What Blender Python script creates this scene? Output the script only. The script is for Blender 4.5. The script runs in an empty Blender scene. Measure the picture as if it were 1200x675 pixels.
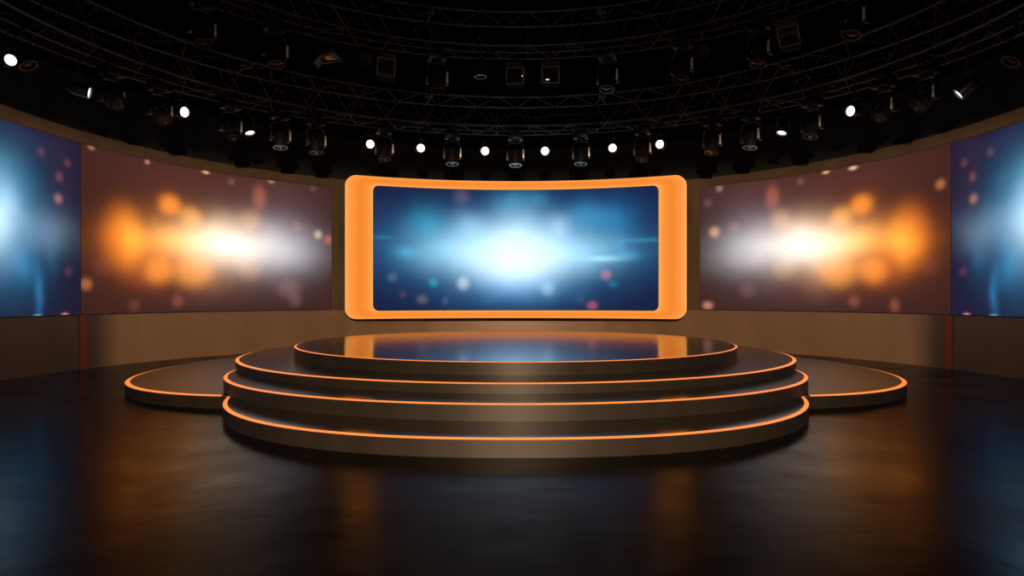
import bpy, bmesh, math, random
from mathutils import Vector, Matrix
random.seed(7)
PI = math.pi
C = bpy.context.scene.collection
scn = bpy.context.scene

# ------------------------------------------------------------------ camera
F, CX, CY, H = 800.0, 604.5, 348.6, 1.6
cam = bpy.data.objects.new('camera', bpy.data.cameras.new('camera'))
C.objects.link(cam); scn.camera = cam
cam.location = (0, 0, H); cam.rotation_euler = (PI/2, 0, 0)
cam.data.sensor_width = 36; cam.data.lens = 36*F/1200
cam.data.shift_x = -(CX-600)/1200; cam.data.shift_y = (CY-337.5)/1200
cam.data.clip_end = 200

# ------------------------------------------------------------------ world, exposure, big lights
w = bpy.data.worlds.new('world'); scn.world = w; w.use_nodes = True
w.node_tree.nodes['Background'].inputs[0].default_value = (1.0, .8, .6, 1)
w.node_tree.nodes['Background'].inputs[1].default_value = 0.0015
vs = scn.view_settings
vs.view_transform = 'Standard'; vs.look = 'None'; vs.gamma = 1; vs.exposure = 0; vs.use_curve_mapping = False

def lamp(kind, loc, target, power, col, **kw):
    l = bpy.data.lights.new(kind.lower()+'_light', kind); l.energy = power; l.color = col
    for k, v in kw.items(): setattr(l, k, v)
    o = bpy.data.objects.new(l.name, l); C.objects.link(o); o.location = loc
    o.rotation_euler = (Vector(target)-Vector(loc)).to_track_quat('-Z', 'Y').to_euler()
    return o
# added warm spot, unseen behind the camera, cut where the blue side screens begin, and a soft front wash
lamp('SPOT', (0, -3.0, 4.75), (0, 23.0, 1.7), 11500, (1, .68, .42), spot_size=math.radians(100), spot_blend=.1, shadow_soft_size=.008)
lamp('AREA', (0, -2.5, 6.0), (0, 9, .4), 90, (1, .80, .58), shape='RECTANGLE', size=2.2, size_y=.8, spread=1.6)

# ------------------------------------------------------------------ helpers
def tag(o, label=None, cat=None, group=None, kind=None):
    if label: o['label'] = label
    if cat: o['category'] = cat
    if group: o['group'] = group
    if kind: o['kind'] = kind
    return o

def empty(name, loc=(0, 0, 0), rz=0):
    o = bpy.data.objects.new(name, None); C.objects.link(o)
    o.location = loc; o.rotation_euler = (0, 0, rz); o.empty_display_size = .1
    return o

def obj(name, bm, m, parent=None, smooth=True, angle=35):
    me = bpy.data.meshes.new(name); bmesh.ops.recalc_face_normals(bm, faces=bm.faces[:])
    bm.to_mesh(me); bm.free()
    if m: me.materials.append(m)
    if smooth:
        for p in me.polygons: p.use_smooth = True
        me.set_sharp_from_angle(angle=math.radians(angle))
    o = bpy.data.objects.new(name, me); C.objects.link(o)
    if parent: o.parent = parent
    return o

def copy_tree(o, parent=None):
    c = o.copy(); C.objects.link(c); c.parent = parent
    for ch in list(o.children): copy_tree(ch, c)
    return c

def B(): return bmesh.new()

def box(bm, c, s, bev=0, M=None):
    r = bmesh.ops.create_cube(bm, size=1)
    vv = r['verts']
    for v in vv: v.co = Vector((v.co.x*s[0]+c[0], v.co.y*s[1]+c[1], v.co.z*s[2]+c[2]))
    if bev:
        es = list({e for v in vv for e in v.link_edges})
        r2 = bmesh.ops.bevel(bm, geom=es, offset=bev, segments=2, affect='EDGES', profile=.6)
        vv = list({v for f in r2['faces'] for v in f.verts} | {v for v in vv if v.is_valid})
    if M is not None:
        for v in vv: v.co = M @ v.co
    return bm

def tube(bm, pts, r, n=8, closed=False):
    pts = [Vector(p) for p in pts]; rings = []
    N = len(pts)
    for i, p in enumerate(pts):
        a = pts[(i-1) % N] if (closed or i > 0) else p
        b = pts[(i+1) % N] if (closed or i < N-1) else p
        t = (b-a).normalized()
        up = Vector((0, 0, 1)) if abs(t.z) < .95 else Vector((1, 0, 0))
        x = t.cross(up).normalized(); y = x.cross(t)
        rings.append([bm.verts.new(p+x*math.cos(k*2*PI/n)*r+y*math.sin(k*2*PI/n)*r) for k in range(n)])
    for i in range(N if closed else N-1):
        A, D = rings[i], rings[(i+1) % N]
        for k in range(n): bm.faces.new((A[k], A[(k+1) % n], D[(k+1) % n], D[k]))
    if not closed:
        bm.faces.new(rings[0]); bm.faces.new(rings[-1][::-1])
    return bm

def lathe(bm, prof, n=28, M=None):
    """prof = [(r, z)], spun about z."""
    rings = []
    for r, z in prof:
        if r < 1e-5: rings.append([bm.verts.new((0, 0, z))])
        else: rings.append([bm.verts.new((r*math.cos(k*2*PI/n), r*math.sin(k*2*PI/n), z)) for k in range(n)])
    for A, D in zip(rings, rings[1:]):
        for k in range(n):
            q = [A[k % len(A)], A[(k+1) % len(A)], D[(k+1) % len(D)], D[k % len(D)]]
            q = list(dict.fromkeys(q))
            if len(q) > 2: bm.faces.new(q)
    if M is not None:
        for R_ in rings:
            for v in R_: v.co = M @ v.co
    return bm

# ------------------------------------------------------------------ materials
def mat(name, col, rough=.5, metal=0, spec=.5, emit=None, estr=0, ior=1.5):
    m = bpy.data.materials.new(name); m.use_nodes = True
    b = m.node_tree.nodes['Principled BSDF']
    b.inputs['Base Color'].default_value = (*col, 1); b.inputs['Roughness'].default_value = rough
    b.inputs['Metallic'].default_value = metal; b.inputs['Specular IOR Level'].default_value = spec
    b.inputs['IOR'].default_value = ior
    if emit:
        b.inputs['Emission Color'].default_value = (*emit, 1); b.inputs['Emission Strength'].default_value = estr
    return m

def noisy(m, scale, c1, c2, r1=None, r2=None, bump=0, detail=4, stretch=(1, 1, 1), bscale=None):
    nt = m.node_tree; N = nt.nodes; L = nt.links; b = N['Principled BSDF']
    tc = N.new('ShaderNodeTexCoord'); mp = N.new('ShaderNodeMapping'); mp.inputs['Scale'].default_value = stretch
    L.new(tc.outputs['Object'], mp.inputs[0])
    nz = N.new('ShaderNodeTexNoise'); nz.inputs['Scale'].default_value = scale; nz.inputs['Detail'].default_value = detail
    L.new(mp.outputs[0], nz.inputs['Vector'])
    cr = N.new('ShaderNodeValToRGB'); cr.color_ramp.elements[0].position = .3; cr.color_ramp.elements[1].position = .7
    cr.color_ramp.elements[0].color = (*c1, 1); cr.color_ramp.elements[1].color = (*c2, 1)
    L.new(nz.outputs['Fac'], cr.inputs[0]); L.new(cr.outputs[0], b.inputs['Base Color'])
    if r1 is not None:
        mr = N.new('ShaderNodeMapRange'); mr.inputs['From Min'].default_value = .3; mr.inputs['From Max'].default_value = .7
        mr.inputs['To Min'].default_value = r1; mr.inputs['To Max'].default_value = r2
        L.new(nz.outputs['Fac'], mr.inputs['Value']); L.new(mr.outputs[0], b.inputs['Roughness'])
    if bump:
        n2 = N.new('ShaderNodeTexNoise'); n2.inputs['Scale'].default_value = bscale or scale*2; n2.inputs['Detail'].default_value = 3
        L.new(mp.outputs[0], n2.inputs['Vector'])
        bp = N.new('ShaderNodeBump'); bp.inputs['Strength'].default_value = bump; bp.inputs['Distance'].default_value = .02
        L.new(n2.outputs['Fac'], bp.inputs['Height']); L.new(bp.outputs[0], b.inputs['Normal'])
    return m

M = {}
M['floor'] = noisy(mat('polished_dark_floor', (.004, .0035, .003), .3, ior=1.125), .9, (.001, .0009, .0008), (.002, .0017, .0014), .17, .30, bump=.22, bscale=2.2)
M['wall'] = noisy(mat('dark_bronze_wall', (.12, .075, .045), .45, .2), 1.2, (.10, .066, .04), (.13, .085, .052), .40, .50, stretch=(1, 1, .35))
M['lit_wall'] = noisy(mat('bronze_wall_painted_lit', (.28, .17, .10), .42, .2), 1.2, (.25, .155, .09), (.31, .19, .115), .34, .42, stretch=(1, 1, .35))  # the wall bronze made lighter: light on the lower wall put into colour
M['red_reflection'] = mat('painted_red_reflection', (.62, .13, .04), .4, .2)  # red-orange reflection at the seams, given as a surface colour
M['upper'] = mat('dark_masking_wall', (.0065, .0055, .003), .8)
M['black'] = mat('black_drape', (.002, .002, .002), .95, spec=.1)
M['riser'] = noisy(mat('brushed_bronze_riser', (.06, .045, .03), .45, .3), 3, (.019, .0155, .0125), (.025, .0205, .0165), .46, .52, stretch=(1, 1, .1))
_nt = M['riser'].node_tree; _b = _nt.nodes['Principled BSDF']; _b.inputs['Anisotropic'].default_value = .62; _b.inputs['Specular IOR Level'].default_value = .35; _b.inputs['Anisotropic Rotation'].default_value = .25
_tg = _nt.nodes.new('ShaderNodeTangent'); _tg.direction_type = 'RADIAL'; _tg.axis = 'Z'; _nt.links.new(_tg.outputs[0], _b.inputs['Tangent'])
M['tread'] = mat('satin_black_tread', (.010, .008, .007), .13, 0, .5)
M['mirror_top'] = mat('black_mirror_deck', (.003, .003, .003), .12, 0, .4)
M['side_deck'] = noisy(mat('satin_brown_deck', (.055, .038, .028), .38), 2, (.05, .036, .026), (.07, .05, .036), .36, .42)
M['strip'] = mat('orange_led_strip', (.3, .1, .03), .4, emit=(1.0, .245, .05), estr=1.0)
M['truss'] = noisy(mat('dull_dark_truss_metal', (.06, .05, .04), .45, .6), 6, (.06, .053, .042), (.12, .105, .082), .35, .55)
M['fixture'] = noisy(mat('black_fixture_housing', (.02, .018, .015), .35), 9, (.006, .0055, .0045), (.011, .0095, .0075), .3, .45)
M['chrome'] = mat('worn_lamp_metal', (.12, .11, .09), .25, 1)
M['gel'] = mat('grey_gel_frame', (.20, .19, .16), .5)
M['glint'] = mat('pale_painted_glint', (.80, .76, .68), .35, .2)  # pale colour standing in for bright glints on the lamp heads
M['glass'] = mat('dark_lens_glass', (.02, .02, .02), .05, 0, .8)
M['lamp'] = mat('lit_lens', (.9, .9, .85), .3, emit=(1, .97, .88), estr=3)
M['cable'] = mat('black_rubber_cable', (.012, .011, .01), .5)
M['housing'] = mat('black_screen_housing', (.01, .009, .008), .5)
M['bezel'] = mat('thin_bronze_bezel', (.22, .13, .07), .35, .7)

# ------------------------------------------------------------------ the curved wall (circle centre (0, WC), radius WR)
WC, WR = 13.262, 9.909
Z_TOP, Z_ST, Z_SB = 5.321, 5.028, 1.226

def hit(px, R=WR, c=WC):
    u = (px-CX)/F; A = 1+u*u; D = (2*c)**2-4*A*(c*c-R*R)
    Y = (2*c+math.sqrt(D))/(2*A); return u*Y, Y
def theta(px, R=WR, c=WC):
    x, y = hit(px, R, c); return math.atan2(x, y-c)
def arcpt(t, R, z, c=WC): return Vector((R*math.sin(t), c+R*math.cos(t), z))

def arc_slab(bm, t0, t1, R0, R1, z0, z1, n=96, c=WC, uvR=None):
    """a curved slab: front face at radius R0, back at R1; optional UV = (arc length, z)"""
    uv = bm.loops.layers.uv.new('UVMap') if uvR else None
    cols = []
    for i in range(n+1):
        t = t0+(t1-t0)*i/n
        cols.append([bm.verts.new(arcpt(t, R, z, c)) for R, z in ((R0, z0), (R0, z1), (R1, z1), (R1, z0))])
    for i in range(n):
        a, b = cols[i], cols[i+1]
        for k in range(4):
            f = bm.faces.new((a[k], a[(k+1) % 4], b[(k+1) % 4], b[k]))
            if uv:
                for l in f.loops:
                    p = l.vert.co; t = math.atan2(p.x, p.y-c); l[uv].uv = (t*uvR, p.z)
    bm.faces.new(cols[0]); bm.faces.new(cols[-1][::-1])
    return bm

def struct(name, bm, m, **k):
    o = obj(name, bm, m, **k); o['kind'] = 'structure'; return o

bm = B(); box(bm, (0, 11, -.1), (34, 34, .2)); struct('floor', bm, M['floor'], smooth=False)
bm = B(); box(bm, (0, 11, 12.1), (34, 34, .2)); struct('ceiling', bm, M['black'], smooth=False)
for nm, c_, s_ in (('wall_left', (-16.9, 11, 6), (.2, 34, 12)), ('wall_right', (16.9, 11, 6), (.2, 34, 12)),
                   ('wall_front', (0, -5.9, 6), (33.6, .2, 12)), ('wall_far', (0, 27.9, 6), (33.6, .2, 12))):
    bm = B(); box(bm, c_, s_); struct(nm, bm, M['black'], smooth=False)
TA = math.radians(128)
bm = B(); arc_slab(bm, -TA, TA, WR, WR+.35, 0, Z_TOP, n=200); struct('wall_back', bm, M['wall'])
bm = B(); arc_slab(bm, -TA, TA, WR-.02, WR-.001, 0, Z_SB-.02, n=200); struct('lower_wall_painted_lit', bm, M['lit_wall'])  # thin facing that carries the painted brightness of the lower wall
for nm, px in (('seam_reflection_left', 96), ('seam_reflection_right', 1209-96)):
    t_ = theta(px); bm = B(); arc_slab(bm, t_-.009, t_+.009, WR-.035, WR-.021, 0, Z_SB-.02, n=2); struct(nm, bm, M['red_reflection'])  # narrow strips painted as the reflection beside each screen seam
bm = B(); arc_slab(bm, -TA, TA, WR-.012, WR-.001, Z_ST+.03, Z_TOP, n=200); struct('trim_4', bm, M['wall'])
bm = B(); arc_slab(bm, -TA, TA, WR+.42, WR+.6, 0, 6.75, n=200); struct('wall_upper', bm, M['upper'])
# black drape hung behind the masking wall, in soft folds
bm = B(); cols = []
for i in range(901):
    t = -TA+2*TA*i/900; R = WR+1.15+.09*math.sin(t*95+math.sin(t*17)*1.5)
    cols.append([bm.verts.new(arcpt(t, R, 0)), bm.verts.new(arcpt(t, R+.02, 11.9))])
for a, b in zip(cols, cols[1:]): bm.faces.new((a[0], a[1], b[1], b[0]))
dr = struct('trim_1', bm, M['black'])
so = dr.modifiers.new('thickness', 'SOLIDIFY'); so.thickness = .01

# ------------------------------------------------------------------ screen pictures: sums of soft spots in (arc length, height)
def picture(name, base, blobs, warp=.30, wscale=.9, grad=None, strength=1):
    m = bpy.data.materials.new(name); m.use_nodes = True; nt = m.node_tree; N = nt.nodes; L = nt.links
    b = N['Principled BSDF']; b.inputs['Base Color'].default_value = (.0008, .0008, .0008, 1)
    b.inputs['Roughness'].default_value = .5; b.inputs['Specular IOR Level'].default_value = .02
    uv = N.new('ShaderNodeUVMap')
    nz = N.new('ShaderNodeTexNoise'); nz.inputs['Scale'].default_value = wscale; nz.inputs['Detail'].default_value = 2.5
    L.new(uv.outputs[0], nz.inputs['Vector'])
    def vm(op, a, bb=None, sc=None):
        n = N.new('ShaderNodeVectorMath'); n.operation = op
        for i, q in enumerate((a, bb)):
            if q is None: continue
            if isinstance(q, (tuple, list)): n.inputs[i].default_value = q
            else: L.new(q, n.inputs[i])
        if sc is not None: L.new(sc, n.inputs['Scale'])
        return n.outputs['Value'] if op == 'LENGTH' else n.outputs[0]
    def ma(op, a, bb=None):
        n = N.new('ShaderNodeMath'); n.operation = op
        for i, q in enumerate((a, bb)):
            if q is None: continue
            if isinstance(q, (int, float)): n.inputs[i].default_value = q
            else: L.new(q, n.inputs[i])
        return n.outputs[0]
    off = vm('MULTIPLY', vm('SUBTRACT', nz.outputs['Color'], (.5, .5, .5)), (warp*1.4, warp, 0))
    warped = vm('ADD', uv.outputs[0], off)
    acc = None
    for (u, v, su, sv, p, col, wp) in blobs:
        d = vm('LENGTH', vm('MULTIPLY', vm('SUBTRACT', warped if wp else uv.outputs[0], (u, v, 0)), (1/su, 1/sv, 0)))
        e = ma('EXPONENT', ma('MULTIPLY', ma('POWER', d, p), -1.0))
        s = vm('SCALE', col, None, e)
        acc = vm('ADD', acc if acc else base, s)
    # very fine pixel rows of the led wall
    L.new(acc, b.inputs['Emission Color']); b.inputs['Emission Strength'].default_value = strength
    return m

def spots(lst, R, c, mirror=False):
    out = []
    for it in lst:
        x, y, sx, sy, col = it[:5]; p = it[5] if len(it) > 5 else 2.0
        t = theta(x, R, c); Y = hit(x, R, c)[1]
        if p == K: col = tuple(q*.8 for q in col)
        su = abs(theta(x+sx, R, c)-theta(x-sx, R, c))/2*R if -40 < x < 1240 else sx*.012
        u = t*R*(-1 if mirror else 1)
        out.append((u, H-(y-CY)*Y/F, su, sy*Y/F, p, col, p == 2.0 and sy > 4.5))
    return out

G = 2.0; K = 2.7      # gaussian / bokeh edge
orange = [
 (262, 286, 40, 23, (1.0, .95, .80)), (262, 288, 66, 34, (.22, .13, .06)), (320, 292, 44, 24, (.44, .48, .52)), (318, 290, 60, 42, (.07, .065, .075)), (205, 290, 80, 42, (.22, .045, .004)),
 (345, 300, 28, 26, (.06, .07, .10)), (318, 262, 34, 20, (.05, .05, .07)), (262, 262, 40, 16, (.16, .07, .02)),
 (208, 281, 42, 18, (.88, .42, .09)), (180, 284, 56, 20, (.30, .08, .005)), (151, 282, 16, 24, (.50, .22, .02)), (142, 278, 24, 37, (.54, .115, .006), 3.2),
 (198, 240, 13, 12, (.75, .22, .012), 3), (196, 244, 20, 18, (.10, .02, .002)), (222, 254, 13, 12, (.55, .23, .03), 3), (184, 317, 17, 15, (.58, .20, .022), 3),
 (174, 314, 30, 24, (.20, .034, .003), 3.4), (225, 317, 23, 19, (.66, .24, .03), 3), (246, 320, 26, 22, (.14, .07, .03)),
 (293, 257, 12, 12, (.24, .12, .035), 3), (290, 316, 13, 12, (.16, .09, .04), 3), (303, 232, 8, 14, (.24, .06, .025), 3),
 (338, 338, 14, 11, (.12, .06, .06), 3), (345, 352, 8, 8, (.07, .04, .04), 3),
 (99, 333, 7, 7, (.42, .14, .05), K), (372, 275, 4.5, 5, (.45, .42, .22), K), (384, 281, 5, 5, (.42, .07, .03), K),
 (348, 266, 6, 6, (.16, .05, .04), K), (118, 312, 12, 12, (.07, .018, .010), K),
 (207, 353, 7, 7, (.18, .045, .03), K), (156, 358, 7, 7, (.10, .025, .015), K),
 (105, 173, 4, 3, (.42, .15, .08), K), (171, 190, 3, 3, (.45, .20, .12), K), (240, 202, 4, 2.2, (.80, .42, .18), K),
 (317, 212, 4, 3.2, (.45, .20, .09), K), (270, 213, 4, 4, (.09, .06, .05), K), (366, 221, 4, 4, (.06, .04, .03), K),
 (230, 212, 110, 28, (.045, .012, .010)), (340, 240, 50, 50, (.025, .015, .02)),
 (275, 345, 100, 26, (.010, .007, .012))]
blue_side = [
 (-6, 258, 26, 40, (.62, .72, .70)), (-2, 215, 28, 38, (.06, .20, .28)), (2, 264, 46, 70, (.008, .19, .38)),
 (52, 270, 32, 24, (.11, .15, .19)), (41, 345, 5, 26, (.01, .11, .24)), (24, 312, 12, 22, (.01, .10, .20)), (60, 300, 9, 20, (.003, .04, .08)),
 (66, 233, 5, 6, (.34, .13, .10), K), (67, 207, 4.5, 6, (.14, .04, .035), K), (77, 191, 4.5, 5, (.10, .03, .02), K),
 (46, 178, 5, 6, (.09, .03, .04), K), (74, 369, 4, 2.6, (.80, .26, .24), K), (42, 370, 5, 2, (.18, .34, .45), K),
 (78, 318, 5, 6, (.07, .02, .03), K), (30, 165, 36, 16, (.008, .008, .02)), (74, 210, 20, 60, (.014, .004, .004))]
PR, PC = 11.4, 22.3-11.4           # centre panel front: circle radius / centre
core = [
 (604, 299, 66, 29, (.70, .62, .56), 2.6), (602, 292, 90, 32, (.14, .32, .36)), (604, 266, 34, 20, (.26, .34, .34)),
 (522, 292, 38, 22, (.16, .30, .32)), (684, 296, 44, 20, (.16, .30, .34)), (603, 290, 112, 40, (.012, .20, .38)), (603, 290, 190, 70, (.000, .022, .085)),
 (500, 260, 22, 16, (.01, .17, .24)), (550, 264, 20, 15, (.14, .22, .26)), (692, 252, 30, 16, (.02, .15, .24)),
 (657, 264, 15, 13, (.22, .26, .30)), (726, 262, 18, 26, (.00, .055, .13)), (603, 238, 24, 14, (.015, .14, .24)),
 (630, 233, 10, 9, (.01, .08, .14)), (476, 294, 15, 7, (.02, .16, .25)), (708, 303, 20, 3.6, (.20, .34, .36)),
 (735, 302, 15, 6, (.015, .15, .22)), (449, 278, 16, 3, (.004, .07, .09)), (757, 281, 24, 2.8, (.008, .11, .16)),
 (727, 289, 6, 9, (.005, .08, .13)), (603, 338, 62, 22, (.03, .14, .30)), (603, 320, 40, 20, (.24, .36, .42)),
 (600, 294, 190, 26, (.001, .03, .085)), (440, 240, 40, 34, (.004, .001, .001)), (700, 240, 60, 26, (.001, .01, .04)),
 (543, 332, 7, 7.5, (.42, .46, .46), K), (642, 338, 8, 8, (.20, .30, .30), K), (508, 331, 5.5, 5, (.0, .22, .26), K),
 (460, 325, 6, 5.5, (.06, .08, .12), K), (495, 351, 6.5, 5.5, (.11, .09, .08), K), (522, 353, 4, 5, (.04, .05, .10), K),
 (710, 322, 6, 6, (.38, .08, .10), K), (694, 358, 6, 5, (.38, .07, .06), K), (541, 230, 9, 9, (.09, .05, .07), K),
 (472, 345, 4, 4, (.08, .02, .03), K), (718, 333, 6, 4, (.0, .11, .14), K), (680, 350, 5, 7, (.03, .02, .04), K)]

def screen_thing(name, t0, t1, m, label, z0=Z_SB, z1=Z_ST, group=None):
    t = empty(name, arcpt((t0+t1)/2, WR, z0)); inv = Matrix.Translation(-t.location)
    tag(t, label, 'screen', group)
    def put(nm, bm, mm):
        bmesh.ops.transform(bm, matrix=inv, verts=bm.verts[:]); return obj(nm, bm, mm, t)
    bm = B(); arc_slab(bm, t0, t1, WR-.045, WR-.002, z0, z1, n=90, uvR=WR); put('display', bm, m)
    d = .0004
    bm = B(); arc_slab(bm, t0, t1, WR-.062, WR-.002, z1, z1+.022, n=90); put('top_bezel', bm, M['bezel'])
    bm = B(); arc_slab(bm, t0, t1, WR-.05, WR-.002, z0-.018, z0, n=90); put('bottom_bezel', bm, M['housing'])
    for tt in (t0, t1):
        s = 1 if tt == t0 else -1
        bm = B(); arc_slab(bm, tt-s*d, tt, WR-.05, WR-.002, z0, z1, n=1); put('side_bezel', bm, M['housing'])
SEAM = theta(92.3)
INNER = theta(388)
OUT = math.radians(-121)
mo_l = picture('orange_burst_picture', (.046, .016, .012), spots(orange, WR, WC))
right_extra = [s for s in orange if not (s[0] in (99, 372, 384, 338, 345, 105, 171, 317, 156))] + [
 (1209-1104, 216, 6, 6, (.45, .14, .05), K), (1209-886, 300-28, 0.1, .1, (.0, .0, .0), K), (1209-838, 272, 6, 6, (.60, .32, .18), K),
 (1209-844, 221, 4, 4, (.20, .13, .11), K), (1209-830, 358, 6, 5, (.55, .22, .15), K), (1209-877, 340, 10, 9, (.09, .04, .035), K),
 (1209-1001, 197, 5, 2.5, (.85, .55, .35), K), (1209-1050, 358, 6, 8, (.20, .06, .03), K), (1209-830, 238, 5, 5, (.06, .05, .04), K)]
mo_r = picture('orange_burst_picture_mirrored', (.046, .016, .012), spots(right_extra, WR, WC, True))
mb_l = picture('blue_glow_picture', (.014, .012, .036), spots(blue_side, WR, WC), strength=1)
mb_r = picture('blue_glow_picture_mirrored', (.014, .012, .036), spots(blue_side, WR, WC, True), strength=1)
g = .0004
screen_thing('led_screen', SEAM+g, INNER, mo_l, 'curved wall screen left of the orange frame showing an orange and white light burst')
screen_thing('led_screen', -INNER, -SEAM-g, mo_r, 'curved wall screen right of the orange frame showing a white and orange light burst')
screen_thing('led_screen', OUT, SEAM-g, mb_l, 'curved wall screen showing a blue white glow at the left edge of the room')
screen_thing('led_screen', -SEAM+g, -OUT, mb_r, 'curved wall screen showing a blue white glow at the right edge of the room')

# ------------------------------------------------------------------ framed centre display
def bend(s, z, R): return Vector((R*math.sin(s/PR), PC+R*math.cos(s/PR), z))
t_out = math.asin(5.235/PR); t_in = math.asin(4.475/PR)
ZO0, ZO1, ZI0, ZI1 = .930, 5.395, 1.175, 5.125
ct = empty('framed_display', (0, PC+PR, ZO0))
tag(ct, 'large curved centre screen with a blue white burst in a thick glowing orange frame', 'screen')
inv = Matrix.Translation(-ct.location)
# frame front: rows of quads between the inner and the outer outline (same count, same order)
def rr_fixed(s0, s1, z0, z1, rad, nl, nh, nc=10):
    P_ = []
    def corner(cx_, cz_, a0):
        for k in range(nc+1): P_.append((cx_+rad*math.cos(a0+k*PI/2/nc), cz_+rad*math.sin(a0+k*PI/2/nc)))
    def line(a, b, n):
        for k in range(1, n): P_.append((a[0]+(b[0]-a[0])*k/n, a[1]+(b[1]-a[1])*k/n))
    corner(s1-rad, z1-rad, 0); line((s1-rad, z1), (s0+rad, z1), nl)
    corner(s0+rad, z1-rad, PI/2); line((s0, z1-rad), (s0, z0+rad), nh)
    corner(s0+rad, z0+rad, PI); line((s0+rad, z0), (s1-rad, z0), nl)
    corner(s1-rad, z0+rad, PI*1.5); line((s1, z0+rad), (s1, z1-rad), nh)
    return P_
so_, si_ = t_out*PR, t_in*PR
O = rr_fixed(-so_, so_, ZO0, ZO1, .33, 80, 30); I = rr_fixed(-si_, si_, ZI0, ZI1, .19, 80, 30)
bm = B(); uvl = bm.loops.layers.uv.new('UVMap'); n = len(O); NS = 6
rows = []
for j in range(NS+1):
    f = j/NS; bul = .035*math.sin(PI*f)     # the luminous face bulges slightly
    rows.append([bm.verts.new(bend(O[i][0]*(1-f)+I[i][0]*f, O[i][1]*(1-f)+I[i][1]*f, PR-bul)) for i in range(n)])
back = [bm.verts.new(bend(O[i][0], O[i][1], PR+.12)) for i in range(n)]
ib = [bm.verts.new(bend(I[i][0], I[i][1], PR+.05)) for i in range(n)]
allr = [back]+rows+[ib]
for a, b in zip(allr, allr[1:]):
    for i in range(n):
        fc = bm.faces.new((a[i], a[(i+1) % n], b[(i+1) % n], b[i]))
        for l in fc.loops:
            r_ = allr.index(a) if l.vert in (a[i], a[(i+1) % n]) else allr.index(b)
            l[uvl].uv = (i/n, max(0, min(1, (r_-1)/NS)))
bmesh.ops.transform(bm, matrix=inv, verts=bm.verts[:])
# opal acrylic lit from both edges: brighter along its rims
m = mat('orange_lit_frame', (.05, .018, .004), .5, spec=.2); nt = m.node_tree; N = nt.nodes; L = nt.links
uvn = N.new('ShaderNodeUVMap'); sp = N.new('ShaderNodeSeparateXYZ'); L.new(uvn.outputs[0], sp.inputs[0])
cr = N.new('ShaderNodeValToRGB'); els = cr.color_ramp.elements
els[0].position = 0; els[0].color = (1.0, .40, .08, 1); els[1].position = 1; els[1].color = (1.0, .43, .10, 1)
for p_, c_ in ((.05, (1.0, .335, .062)), (.30, (.95, .275, .038)), (.5, (.88, .238, .022)), (.72, (.93, .265, .034)), (.93, (1.0, .345, .065))):
    e = els.new(p_); e.color = (*c_, 1)
cr.color_ramp.interpolation = 'EASE'
L.new(sp.outputs[1], cr.inputs[0]); L.new(cr.outputs[0], N['Principled BSDF'].inputs['Emission Color'])
N['Principled BSDF'].inputs['Emission Strength'].default_value = 1.0
fr = obj('glowing_frame', bm, m, ct)
# back housing
bm = B(); O2 = rr_fixed(-so_+.06, so_-.06, ZO0+.06, ZO1-.06, .3, 80, 30)
A_ = [bm.verts.new(inv @ bend(s, z, PR+.12)) for s, z in O]; D_ = [bm.verts.new(inv @ bend(s, z, PR+.30)) for s, z in O2]
for i in range(n): bm.faces.new((A_[i], A_[(i+1) % n], D_[(i+1) % n], D_[i]))
obj('housing_rim', bm, M['housing'], ct)
def bent_panel(name, s0, s1, z0, z1, rad, R, m, thick, uv=False):
    cols = 120; bm = B(); ul = bm.loops.layers.uv.new('UVMap')
    def lim(s):
        d = min(s-s0, s1-s)
        return rad-math.sqrt(max(0, rad*rad-(rad-d)**2)) if d < rad else 0
    ss = [s0+rad*(1-math.cos(k/8*PI/2)) for k in range(8)]
    ss += [s0+rad+(s1-s0-2*rad)*k/cols for k in range(cols+1)]
    ss += [s1-rad*(1-math.cos(k/8*PI/2)) for k in range(7, -1, -1)]
    G_ = []
    for s in ss:
        c_ = lim(s); G_.append([bm.verts.new(inv @ bend(s, z, r_)) for r_, z in ((R, z0+c_), (R, z1-c_), (R+thick, z1-c_), (R+thick, z0+c_))]+[s])
    for a, b in zip(G_, G_[1:]):
        for k in range(4):
            f = bm.faces.new((a[k], a[(k+1) % 4], b[(k+1) % 4], b[k]))
            for l in f.loops: l[ul].uv = ((a[4] if l.vert in a[:4] else b[4]), (l.vert.co.z+ZO0))
    bm.faces.new(G_[0][:4]); bm.faces.new(G_[-1][:4][::-1])
    return obj(name, bm, m, ct)
bent_panel('back_housing', -so_+.06, so_-.06, ZO0+.06, ZO1-.06, .3, PR+.125, M['housing'], .18)
bent_panel('inner_bezel', -si_-.01, si_+.01, ZI0-.01, ZI1+.01, .19, PR+.045, M['housing'], .06)
mc = picture('blue_burst_picture', (.008, .010, .040), spots(core, PR, PC), warp=.38, wscale=.8)
bent_panel('display', -si_+.02, si_-.02, ZI0+.02, ZI1-.02, .17, PR+.03, mc, .014)
# wall brackets that carry the display
for s in (-3.2, 3.2):
    for z in (1.6, 4.6):
        a = bend(s, z, PR+.28); r_ = math.hypot(a.x, a.y-WC); d = Vector((a.x, a.y-WC, 0)).normalized()
        b_ = Vector((0, WC, z))+d*(WR+.01)
        bm = B(); tube(bm, [inv @ a, inv @ b_], .06, 10); obj('wall_bracket', bm, M['housing'], ct)

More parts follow.
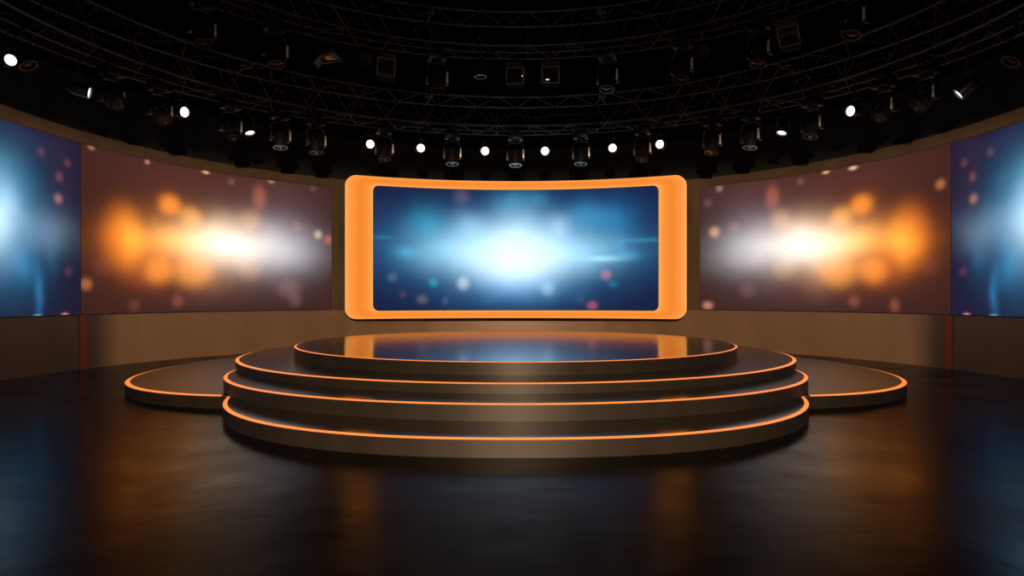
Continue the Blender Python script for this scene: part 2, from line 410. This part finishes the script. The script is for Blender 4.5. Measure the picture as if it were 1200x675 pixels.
# ------------------------------------------------------------------ round stage
HT = [.7135, .5254, .3922, .1932]       # deck heights, top tier first
def outline(zc, a, bf, bb, nexp, n=220, xc=0):
    out = []
    for k in range(n):
        t = 2*PI*k/n; c_, s_ = math.cos(t), math.sin(t)
        e = 2/nexp
        x = xc+a*math.copysign(abs(c_)**e, c_); y = math.copysign(abs(s_)**e, s_)
        out.append((x, zc+y*(bb if y > 0 else bf)))
    return out
def inset(P_, d):
    out = []; n = len(P_)
    for i in range(n):
        a, b = Vector(P_[i-1]), Vector(P_[(i+1) % n]); t = (b-a).normalized()
        out.append((P_[i][0]-t.y*d, P_[i][1]+t.x*d))
    return out
def loft(bm, loops, close_top=False, close_bot=False):
    R_ = [[bm.verts.new((x, y, z)) for x, y in P_] for P_, z in loops]; n = len(R_[0])
    for a, b in zip(R_, R_[1:]):
        for i in range(n): bm.faces.new((a[i], a[(i+1) % n], b[(i+1) % n], b[i]))
    if close_top: bm.faces.new(R_[-1])
    if close_bot: bm.faces.new(R_[0][::-1])
    return bm
def tier(name, parent, P_, z0, z1, deck_m, strip_w, riser_m, glow, origin=(0, 0, 0), sd=.013):
    iv = Matrix.Translation(-Vector(origin))
    # the strip is a lit chamfer that faces outwards; sd is its height
    def fin(bm): bmesh.ops.transform(bm, matrix=iv, verts=bm.verts[:]); return bm
    q = inset(P_, strip_w)
    bm = B(); loft(bm, [(P_, z0), (P_, z1-sd-.0005), (q, z1-sd-.0005)], True, True)
    t = obj(name, fin(bm), riser_m, parent)
    bm = B(); loft(bm, [(P_, z1-sd), (q, z1), (q, z1-sd+.001), (P_, z1-sd)])
    obj('light_strip', fin(bm), glow, t)
    bm = B(); q2 = inset(P_, strip_w+.0005); loft(bm, [(q2, z1-sd+.001), (q2, z1+.0005)], True, True)
    obj('deck_surface', fin(bm), deck_m, t)
    return t
st = empty('round_stage', (0, 12.5, 0))
tag(st, 'large round four-tiered bronze stage with glowing orange edges and a mirror-black top', 'stage')
o1 = outline(13.75, 4.232, 4.37, 4.37, 2); o2 = outline(13.71, 5.22, 5.16, 5.16, 2)
o3 = outline(11.9, 4.745, 4.16, 6.7, 2.06); o4 = outline(11.1, 4.25, 4.30, 7.0, 2.28)
for P_, z0, z1, dm, sw, sh in ((o4, 0, HT[3], M['tread'], .055, .012), (o3, HT[3]+.001, HT[2], M['tread'], .055, .012),
                       (o2, HT[2]+.001, HT[1], M['tread'], .06, .011), (o1, HT[1]+.001, HT[0], M['mirror_top'], .035, .008)):
    tier('tier', st, P_, z0, z1, dm, sw, M['riser'], M['strip'], (0, 12.5, 0), sh)
# side platforms, cut where they butt against the lowest tier
def in4(x, y, d=.02):
    yy = y-11.1; b_ = 7.0 if yy > 0 else 4.3
    return abs(x/(4.25+d))**2.28+abs(yy/(b_+d))**2.28 < 1
for s in (-1, 1):
    P_ = outline(13.95, 3.50, 4.18, 4.18, 2.25, xc=-3.60)
    Q = []
    for x, y in P_:
        if x > -3.60 or in4(x, y):
            # slide towards the platform's own left until it leaves the tier
            if in4(x, y) or x > -.3:
                yy = y-11.1; b_ = 7.02 if yy > 0 else 4.32
                k = 1-min(1, abs(yy/b_))**2.28
                x = min(x, -4.27*max(0, k)**(1/2.28))
        Q.append((x*(-s), y))
    if s == 1: Q = Q[::-1]
    sp_ = empty('side_platform', (s*5.2, 14.3, 0))
    tag(sp_, 'low round side platform with an orange rim %s of the tiered stage' % ('left' if s == -1 else 'right'), 'platform')
    # drop doubled points
    R_ = []
    for p in Q:
        if not R_ or math.hypot(p[0]-R_[-1][0], p[1]-R_[-1][1]) > .01: R_.append(p)
    if s == -1: R_ = R_
    area = sum(R_[i-1][0]*R_[i][1]-R_[i][0]*R_[i-1][1] for i in range(len(R_)))
    if area < 0: R_ = R_[::-1]
    tier('platform_body', sp_, R_, 0, .191, M['side_deck'], .075, M['riser'], M['strip'], (s*5.2, 14.3, 0))

# ------------------------------------------------------------------ overhead trusses
def ring_truss(name, c, R0, R1, z0, z1, T_, step, label):
    t = empty(name, (0, c, z0)); tag(t, label, 'truss', None); iv = Matrix.Translation((0, -c, -z0))
    def arc(R, z, n=140): return [iv @ arcpt(-T_+2*T_*k/n, R, z, c) for k in range(n+1)]
    for R, z in ((R0, z0), (R0, z1), (R1, z0), (R1, z1)):
        bm = B(); tube(bm, arc(R, z), .030, 8); obj('chord', bm, M['truss'], t)
    n = int(2*T_*R1/step)
    def zig(A, D):
        bm = B()
        for k in range(n):
            a = -T_+2*T_*k/n; b = -T_+2*T_*(k+1)/n; p, q = (A, D) if k % 2 == 0 else (D, A)
            tube(bm, [iv @ arcpt(a, p[0], p[1], c), iv @ arcpt(b, q[0], q[1], c)], .0125, 6)
        return bm
    for A, D in (((R0, z0), (R0, z1)), ((R1, z0), (R1, z1)), ((R0, z0), (R1, z0)), ((R0, z1), (R1, z1))):
        obj('diagonal_bracing', zig(A, D), M['truss'], t)
    for k in range(0, n+1, 2):
        a = -T_+2*T_*k/n; bm = B()
        tube(bm, [iv @ arcpt(a, p[0], p[1], c) for p in ((R0, z1), (R0, z0), (R1, z0), (R1, z1))], .010, 6)
        obj('brace_frame', bm, M['truss'], t)
    return t
C1 = 10.3; RN, RF = 8.0, 9.0; ZB, ZT = H+4.608, H+5.376
C2 = 9.3; QN, QF = 7.1, 8.0; YB, YT = H+6.05, H+6.86
TT = math.radians(102)
ring_truss('lighting_truss', C1, RN, RF, ZB, ZT, TT, .55, 'dark curved lattice truss, the lower and rear one, running above the wall screens')
ring_truss('lighting_truss', C2, QN, QF, YB, YT, TT, .60, 'dark curved lattice truss, the higher and nearer one, crossing the top of the picture')
# hanging bars under the trusses
bm = B(); tube(bm, [arcpt(-TT+2*TT*k/140, 8.5, 0, 0) for k in range(141)], .024, 8)
p1 = obj('lighting_bar', bm, M['truss']); p1.location = (0, C1, ZB-.02)
tag(p1, 'thin curved pipe under the rear truss carrying the lower row of lights', 'pipe')
bm = B(); tube(bm, [arcpt(-TT+2*TT*k/140, 7.5, 0, 0) for k in range(141)], .024, 8)
p2 = obj('lighting_bar', bm, M['truss']); p2.location = (0, C2, YB-.02)
tag(p2, 'thin curved pipe under the nearer truss carrying the upper row of lights', 'pipe')

# ------------------------------------------------------------------ light fixtures
def clamp_bm(x=0):
    bm = B()
    tube(bm, [(x+0, .055*math.cos(a), .0+.055*math.sin(a)) for a in [PI*(-.25)+k*PI*1.5/10 for k in range(11)]], .016, 6)
    box(bm, (x, 0, -.085), (.05, .07, .06), .008)
    return bm
def U(bm, hw, z0, z1, r, drop=.10):
    """yoke: flat-bar U, open downwards"""
    pts = [(-hw, 0, z1), (-hw, 0, z0-drop)]
    for k in range(1, 8): a = PI-k*PI/2/8; pts.append((-hw+drop+drop*math.cos(a), 0, z0-drop+drop*math.sin(a)))
    pts += [(0, 0, z0)]
    pts += [(-x, y, z) for x, y, z in pts[:-1][::-1]]
    tube(bm, pts, r, 6); return bm
def make_spot(lit=True):
    r = empty('spotlight')
    obj('clamp', clamp_bm(), M['fixture'], r)
    bm = B(); U(bm, .17, -.12, -.42, .014); obj('yoke', bm, M['fixture'], r)
    body = B()
    lathe(body, [(0, .26), (.05, .26), (.075, .22), (.085, .17), (.10, .15), (.10, .13), (.115, .12), (.115, .10), (.13, .09), (.14, -.16), (.15, -.165), (.15, -.20), (.125, -.20), (.122, -.165)], 28)
    hb = obj('lamp_body', body, M['fixture'], r)
    bm = B(); lathe(bm, [(0, -.178), (.06, -.175), (.122, -.168)], 28); obj('lens', bm, M['lamp'] if lit else M['glass'], hb)
    bm = B(); lathe(bm, [(.124, -.196), (.152, -.196), (.152, -.206), (.124, -.206), (.124, -.196)], 28); obj('lens_ring', bm, M['chrome'] if not lit else M['fixture'], hb)
    for s in (-1, 1):
        bm = B(); lathe(bm, [(0, 0), (.028, 0), (.028, .03), (.018, .04), (0, .04)], 12, Matrix.Translation((s*.135, 0, 0)) @ Matrix.Rotation(s*PI/2, 4, 'Y'))
        obj('tilt_knob', bm, M['fixture'], hb)
    hb.location = (0, 0, -.42)
    return r
def make_head():
    r = empty('moving_head_light')
    for x in (-.12, .12): obj('clamp', clamp_bm(x), M['fixture'], r)
    bm = B(); box(bm, (0, 0, -.20), (.44, .36, .17), .025); box(bm, (0, -.186, -.19), (.16, .012, .07), .004); obj('base', bm, M['fixture'], r)
    bm = B(); lathe(bm, [(0, -.285), (.12, -.285), (.13, -.33), (0, -.33)], 20)
    pts = [(-.24, 0, -.80), (-.24, 0, -.46), (-.20, 0, -.38), (-.1, 0, -.35), (.1, 0, -.35), (.20, 0, -.38), (.24, 0, -.46), (.24, 0, -.80)]
    for a, b in zip(pts, pts[1:]):
        tube(bm, [a, b], .032, 8)
    box(bm, (-.24, 0, -.72), (.075, .17, .30), .025); box(bm, (.24, 0, -.72), (.075, .17, .30), .025)
    obj('yoke', bm, M['fixture'], r)
    bm = B(); box(bm, (.24, -.094, -.70), (.05, .014, .26), .004); obj('painted_glint', bm, M['glint'], r)  # added pale strip that paints a glint on the yoke arm
    body = B(); lathe(body, [(0, .27), (.08, .265), (.13, .23), (.155, .17), (.165, .05), (.18, .04), (.18, -.02), (.165, -.03), (.17, -.20), (.185, -.21), (.185, -.27), (.15, -.275), (.145, -.24)], 32)
    for k in range(10):
        a = k*2*PI/10; box(body, (.168*math.cos(a), .168*math.sin(a), .11), (.02, .02, .09), 0)
    hb = obj('head', body, M['fixture'], r); hb.location = (0, 0, -.76)
    bm = B(); lathe(bm, [(0, -.262), (.07, -.258), (.146, -.245)], 28); obj('lens', bm, M['glass'], hb)
    bm = B(); lathe(bm, [(.150, -.268), (.188, -.262), (.190, -.285), (.150, -.285), (.150, -.268)], 32); obj('lens_ring', bm, M['chrome'], hb)
    return r
def make_flood():
    r = empty('flood_light')
    obj('clamp', clamp_bm(), M['fixture'], r)
    bm = B(); tube(bm, [(0, 0, -.1), (0, 0, -.26)], .02, 8); U(bm, .25, -.24, -.58, .014, .05); obj('yoke', bm, M['fixture'], r)
    bm = B(); box(bm, (0, .04, 0), (.44, .14, .40), .02)
    for k in range(9): box(bm, (-.18+.045*k, .12, 0), (.008, .04, .34))
    hb = obj('lamp_housing', bm, M['fixture'], r); hb.location = (0, 0, -.58)
    bm = B(); box(bm, (0, -.036, 0), (.37, .012, .33), .003); obj('lens', bm, M['glass'], hb)
    bm = B()
    for c_, s_ in (((0, -.05, .20), (.44, .012, .025)), ((0, -.05, -.20), (.44, .012, .035)), ((-.21, -.05, 0), (.025, .012, .42)), ((.21, -.05, 0), (.025, .012, .42))): box(bm, c_, s_)
    obj('gel_frame', bm, M['gel'], hb)
    for s in (-1, 1):
        bm = B(); box(bm, (0, 0, 0), (.44, .006, .16)); bmesh.ops.transform(bm, matrix=Matrix.Translation((0, -.09, s*.25)) @ Matrix.Rotation(s*.7, 4, 'X'), verts=bm.verts[:])
        obj('barn_door', bm, M['truss'], hb)
    return r
protos = {'lit': make_spot(True), 'dark': make_spot(False), 'head': make_head(), 'flood': make_flood()}
used = set()
def place(kind, px, ring, tilt, pan, label, drop=0.0, scale=1.0, cat='spotlight', group=None):
    R, c, z = (8.5, C1, ZB-.02) if ring == 1 else (7.5, C2, YB-.02)
    x, y = hit(px, R, c)
    o = protos[kind] if kind not in used else copy_tree(protos[kind]); used.add(kind)
    th = math.atan2(x, y-c)
    o.location = (x, y, z-drop); o.rotation_euler = (0, 0, -th)
    o.scale = (scale,)*3
    for ch in o.children:
        if ch.name.split('.')[0] in ('lamp_body', 'head', 'lamp_housing'):
            base = 0 if kind == 'flood' else -PI/2
            # fixtures point inwards (local -y) and are tipped down by `tilt`
            ch.rotation_euler = (Matrix.Rotation(math.radians(pan), 3, 'Z') @ Matrix.Rotation(math.radians(tilt)+(base if kind != 'flood' else 0), 3, 'X')).to_euler()
    if drop > .01:
        bm = B(); tube(bm, [(0, 0, -.02), (0, 0, drop/scale)], .018, 8); obj('drop_pipe', bm, M['truss'], o)
    tag(o, label, cat, group)
    return o
if 1:
    G1 = 'glowing spotlights in the lower row'
    lits = [(9, 5, -30, 0, 'glowing white spotlight at the far left of the lower row, beside a ringed dark lamp'),
     (93, 12, 35, -35, 'glowing spotlight above the seam of the left blue and orange screens'),
     (211, 10, 0, 0, 'round glowing spotlight above the orange burst of the left screen'),
     (291, 68, 10, 0, 'tilted spotlight seen as a flat bright oval, left side of the lower row'),
     (432, 8, 0, 0, 'round glowing spotlight above the top left corner of the orange frame'),
     (492, 5, 0, 0, 'small round glowing spotlight, second from the left of the five above the frame'),
     (568, 5, 0, 0, 'small round glowing spotlight just left of the middle above the frame'),
     (639, 5, 0, 0, 'small round glowing spotlight just right of the middle above the frame'),
     (719, 5, 0, 0, 'small round glowing spotlight above the right half of the blue burst'),
     (775, 8, 0, 0, 'round glowing spotlight above the top right corner of the orange frame'),
     (918, 68, -10, 0, 'tilted spotlight seen as a flat bright oval, right side of the lower row'),
     (1002, 8, 0, 0, 'round glowing spotlight above the orange burst of the right screen'),
     (1133, 40, -40, 0, 'small angled glowing spotlight above the seam of the right orange and blue screens')]
    for px, tilt, pan, _, lab in lits:
        place('lit', px, 1, tilt, pan, lab, drop={9: .36, 93: .36, 1133: .40}.get(px, .22), scale=.72 if px == 9 else .86, group=None)
    place('dark', 26, 1, 60, 10, 'unlit lamp with a bright metal ring beside the far left glowing spotlight', drop=.05)
    place('dark', 1193, 1, 55, -10, 'unlit lamp with a bright metal ring at the far right edge of the lower row', drop=.05)
    heads = [(130, 30, 'second'), (187, 45, ''), (270, 60, ''), (328, 80, ''), (370, 80, ''), (450, 70, ''), (530, 80, ''),
             (604, 80, ''), (681, 80, ''), (753, 70, ''), (835, 75, ''), (880, 80, ''), (952, 70, ''), (1036, 50, ''), (1085, 45, '')]
    wh = ['dark moving head lamp between the two leftmost glowing spotlights above the left wall',
          'dark moving head lamp just left of the round glowing spotlight over the left orange screen',
          'dark moving head lamp just left of the flat bright oval spotlight on the left',
          'dark moving head lamp just right of the flat bright oval spotlight on the left',
          'dark moving head lamp left of the orange frame, nearest to it in the lower row',
          'dark moving head lamp just right of the glowing spotlight over the frame top left corner',
          'dark moving head lamp between the second and third glowing lamps over the frame',
          'dark moving head lamp hanging at the exact middle of the lower row',
          'dark moving head lamp over the frame, first one right of the middle one',
          'dark moving head lamp just left of the glowing spotlight over the frame top right corner',
          'dark moving head lamp just right of the orange frame in the lower row',
          'dark moving head lamp just left of the flat bright oval spotlight on the right',
          'dark moving head lamp just right of the flat bright oval spotlight on the right',
          'dark moving head lamp just right of the round glowing spotlight over the right orange screen',
          'dark moving head lamp just left of the small angled glowing spotlight at far right']
    for (px, tilt, _), lab in zip(heads, wh):
        place('head', px, 1, tilt, random.uniform(-8, 8), lab, scale=.92, cat='stage light')
    ups = [('head', 236, 70, 'leftmost dark moving head lamp hanging from the nearer truss'),
           ('head', 322, 75, 'second moving head lamp from the left on the nearer truss'),
           ('flood', 385, 80, 'edge-on flood lamp between two left moving heads on the nearer truss'),
           ('dark', 426, 30, 'round dark spotlight left of the black flood lamp on the nearer truss'),
           ('flood', 452, 20, 'square black flood lamp left of the middle on the nearer truss'),
           ('head', 512, 60, 'moving head lamp between the left flood lamp and a slim hanging spotlight'),
           ('dark', 563, 85, 'slim dark spotlight pointing down left of the middle on the nearer truss'),
           ('flood', 604, 10, 'square dark flood lamp at the middle of the nearer truss'),
           ('flood', 645, 5, 'square flood lamp just right of the middle flood on the nearer truss'),
           ('head', 712, 75, 'moving head lamp right of the pair of square floods in the middle'),
           ('head', 800, 70, 'moving head lamp well right of the middle on the nearer truss, beside a round spotlight'),
           ('dark', 828, 30, 'round dark spotlight right of a moving head on the nearer truss'),
           ('head', 890, 75, 'second moving head lamp from the right on the nearer truss'),
           ('flood', 925, 30, 'rightmost square flood lamp on the nearer truss'),
           ('head', 1002, 70, 'rightmost dark moving head lamp hanging from the nearer truss')]
    for kind, px, tilt, lab in ups:
        place(kind, px, 2, tilt, 60 if px == 385 else random.uniform(-10, 10), lab, scale=1.0, cat='flood light' if kind == 'flood' else 'stage light')

# ------------------------------------------------------------------ cables slung along the trusses
def cable(name, c, R, z, sag, t0, t1, n, label, r=.011):
    bm = B(); pts = []
    m_ = n*10
    for k in range(m_+1):
        f = k/m_; t = t0+(t1-t0)*f; d = abs(math.sin(f*n*PI))
        pts.append(arcpt(t, R+.1*math.sin(f*n*2.3), z-sag*d*(.6+.4*math.sin(f*31)), c))
    tube(bm, pts, r, 6); o = obj(name, bm, M['cable']); tag(o, label, 'cable'); return o
cable('power_cable', C1, 8.3, ZB+.06, .16, -1.9, 1.9, 34, 'black cable looping along the bottom of the rear truss')
cable('power_cable', C1, 8.8, ZT-.25, .22, -1.9, 1.9, 26, 'black cable looping inside the upper part of the rear truss')
cable('power_cable', C2, 7.3, YB+.05, .18, -1.9, 1.9, 26, 'black cable looping along the bottom of the nearer truss')
# steel ropes carrying the trusses from the ceiling
for c, R, z, nm in ((C1, 8.5, ZT, 'rear'), (C2, 7.55, YT, 'nearer')):
    for a in (-80, -48, -16, 16, 48, 80):
        p = arcpt(math.radians(a), R, 0, c)
        t = empty('hoist', (p.x, p.y, z)); bm = B(); tube(bm, [(0, 0, .12), (0, 0, 11.98-z)], .012, 6); obj('steel_rope', bm, M['truss'], t)
        bm = B(); box(bm, (0, 0, .20), (.22, .22, .34), .03); obj('motor', bm, M['fixture'], t)
        bm = B(); w_ = .5 if nm == 'rear' else .45
        d_ = Vector((math.sin(math.radians(a)), math.cos(math.radians(a)), 0))
        tube(bm, [-d_*w_, d_*w_], .025, 6); obj('spreader_bar', bm, M['truss'], t)
        side = 'left' if a < 0 else 'right'; rank = {16: 'nearest the middle', 48: 'halfway out', 80: 'outermost'}[abs(a)]
        tag(t, 'black chain hoist over the %s truss on the %s side, %s' % (nm, side, rank), 'hoist', 'chain hoists holding the trusses')

# added unseen lamp behind the camera; its barn doors shape the wall light
t = empty('added_profile_lamp', (0, -3.0, 4.75)); tag(t, 'added unseen black lamp with light-cutting barn doors behind the viewpoint', 'stage light')
bm = B(); lathe(bm, [(.20, .0), (.20, .62), (.16, .70), (.05, .74), (0, .74)], 32, Matrix.Translation((0, .02, 0)) @ Matrix.Rotation(PI/2, 4, 'X')); obj('lamp_body', bm, M['black'], t)
for nm, c_, s_ in (('barn_door', (-.754, .5, -.52), (1.0, .01, 1.0)), ('barn_door', (.754, .5, -.52), (1.0, .01, 1.0)), ('barn_door', (0, .51, .318), (2.4, .008, .6))):
    bm = B(); box(bm, c_, s_); obj(nm, bm, M['black'], t)
bm = B(); tube(bm, [(-.26, .5, .55), (-.26, 0, .3), (-.26, 0, 0), (-.2, 0, 0)], .015, 6); tube(bm, [(.26, .5, .55), (.26, 0, .3), (.26, 0, 0), (.2, 0, 0)], .015, 6); tube(bm, [(-.26, 0, .3), (.26, 0, .3)], .015, 6); tube(bm, [(0, 0, .3), (0, 0, 7.23)], .03, 8)
obj('hanging_frame', bm, M['black'], t)
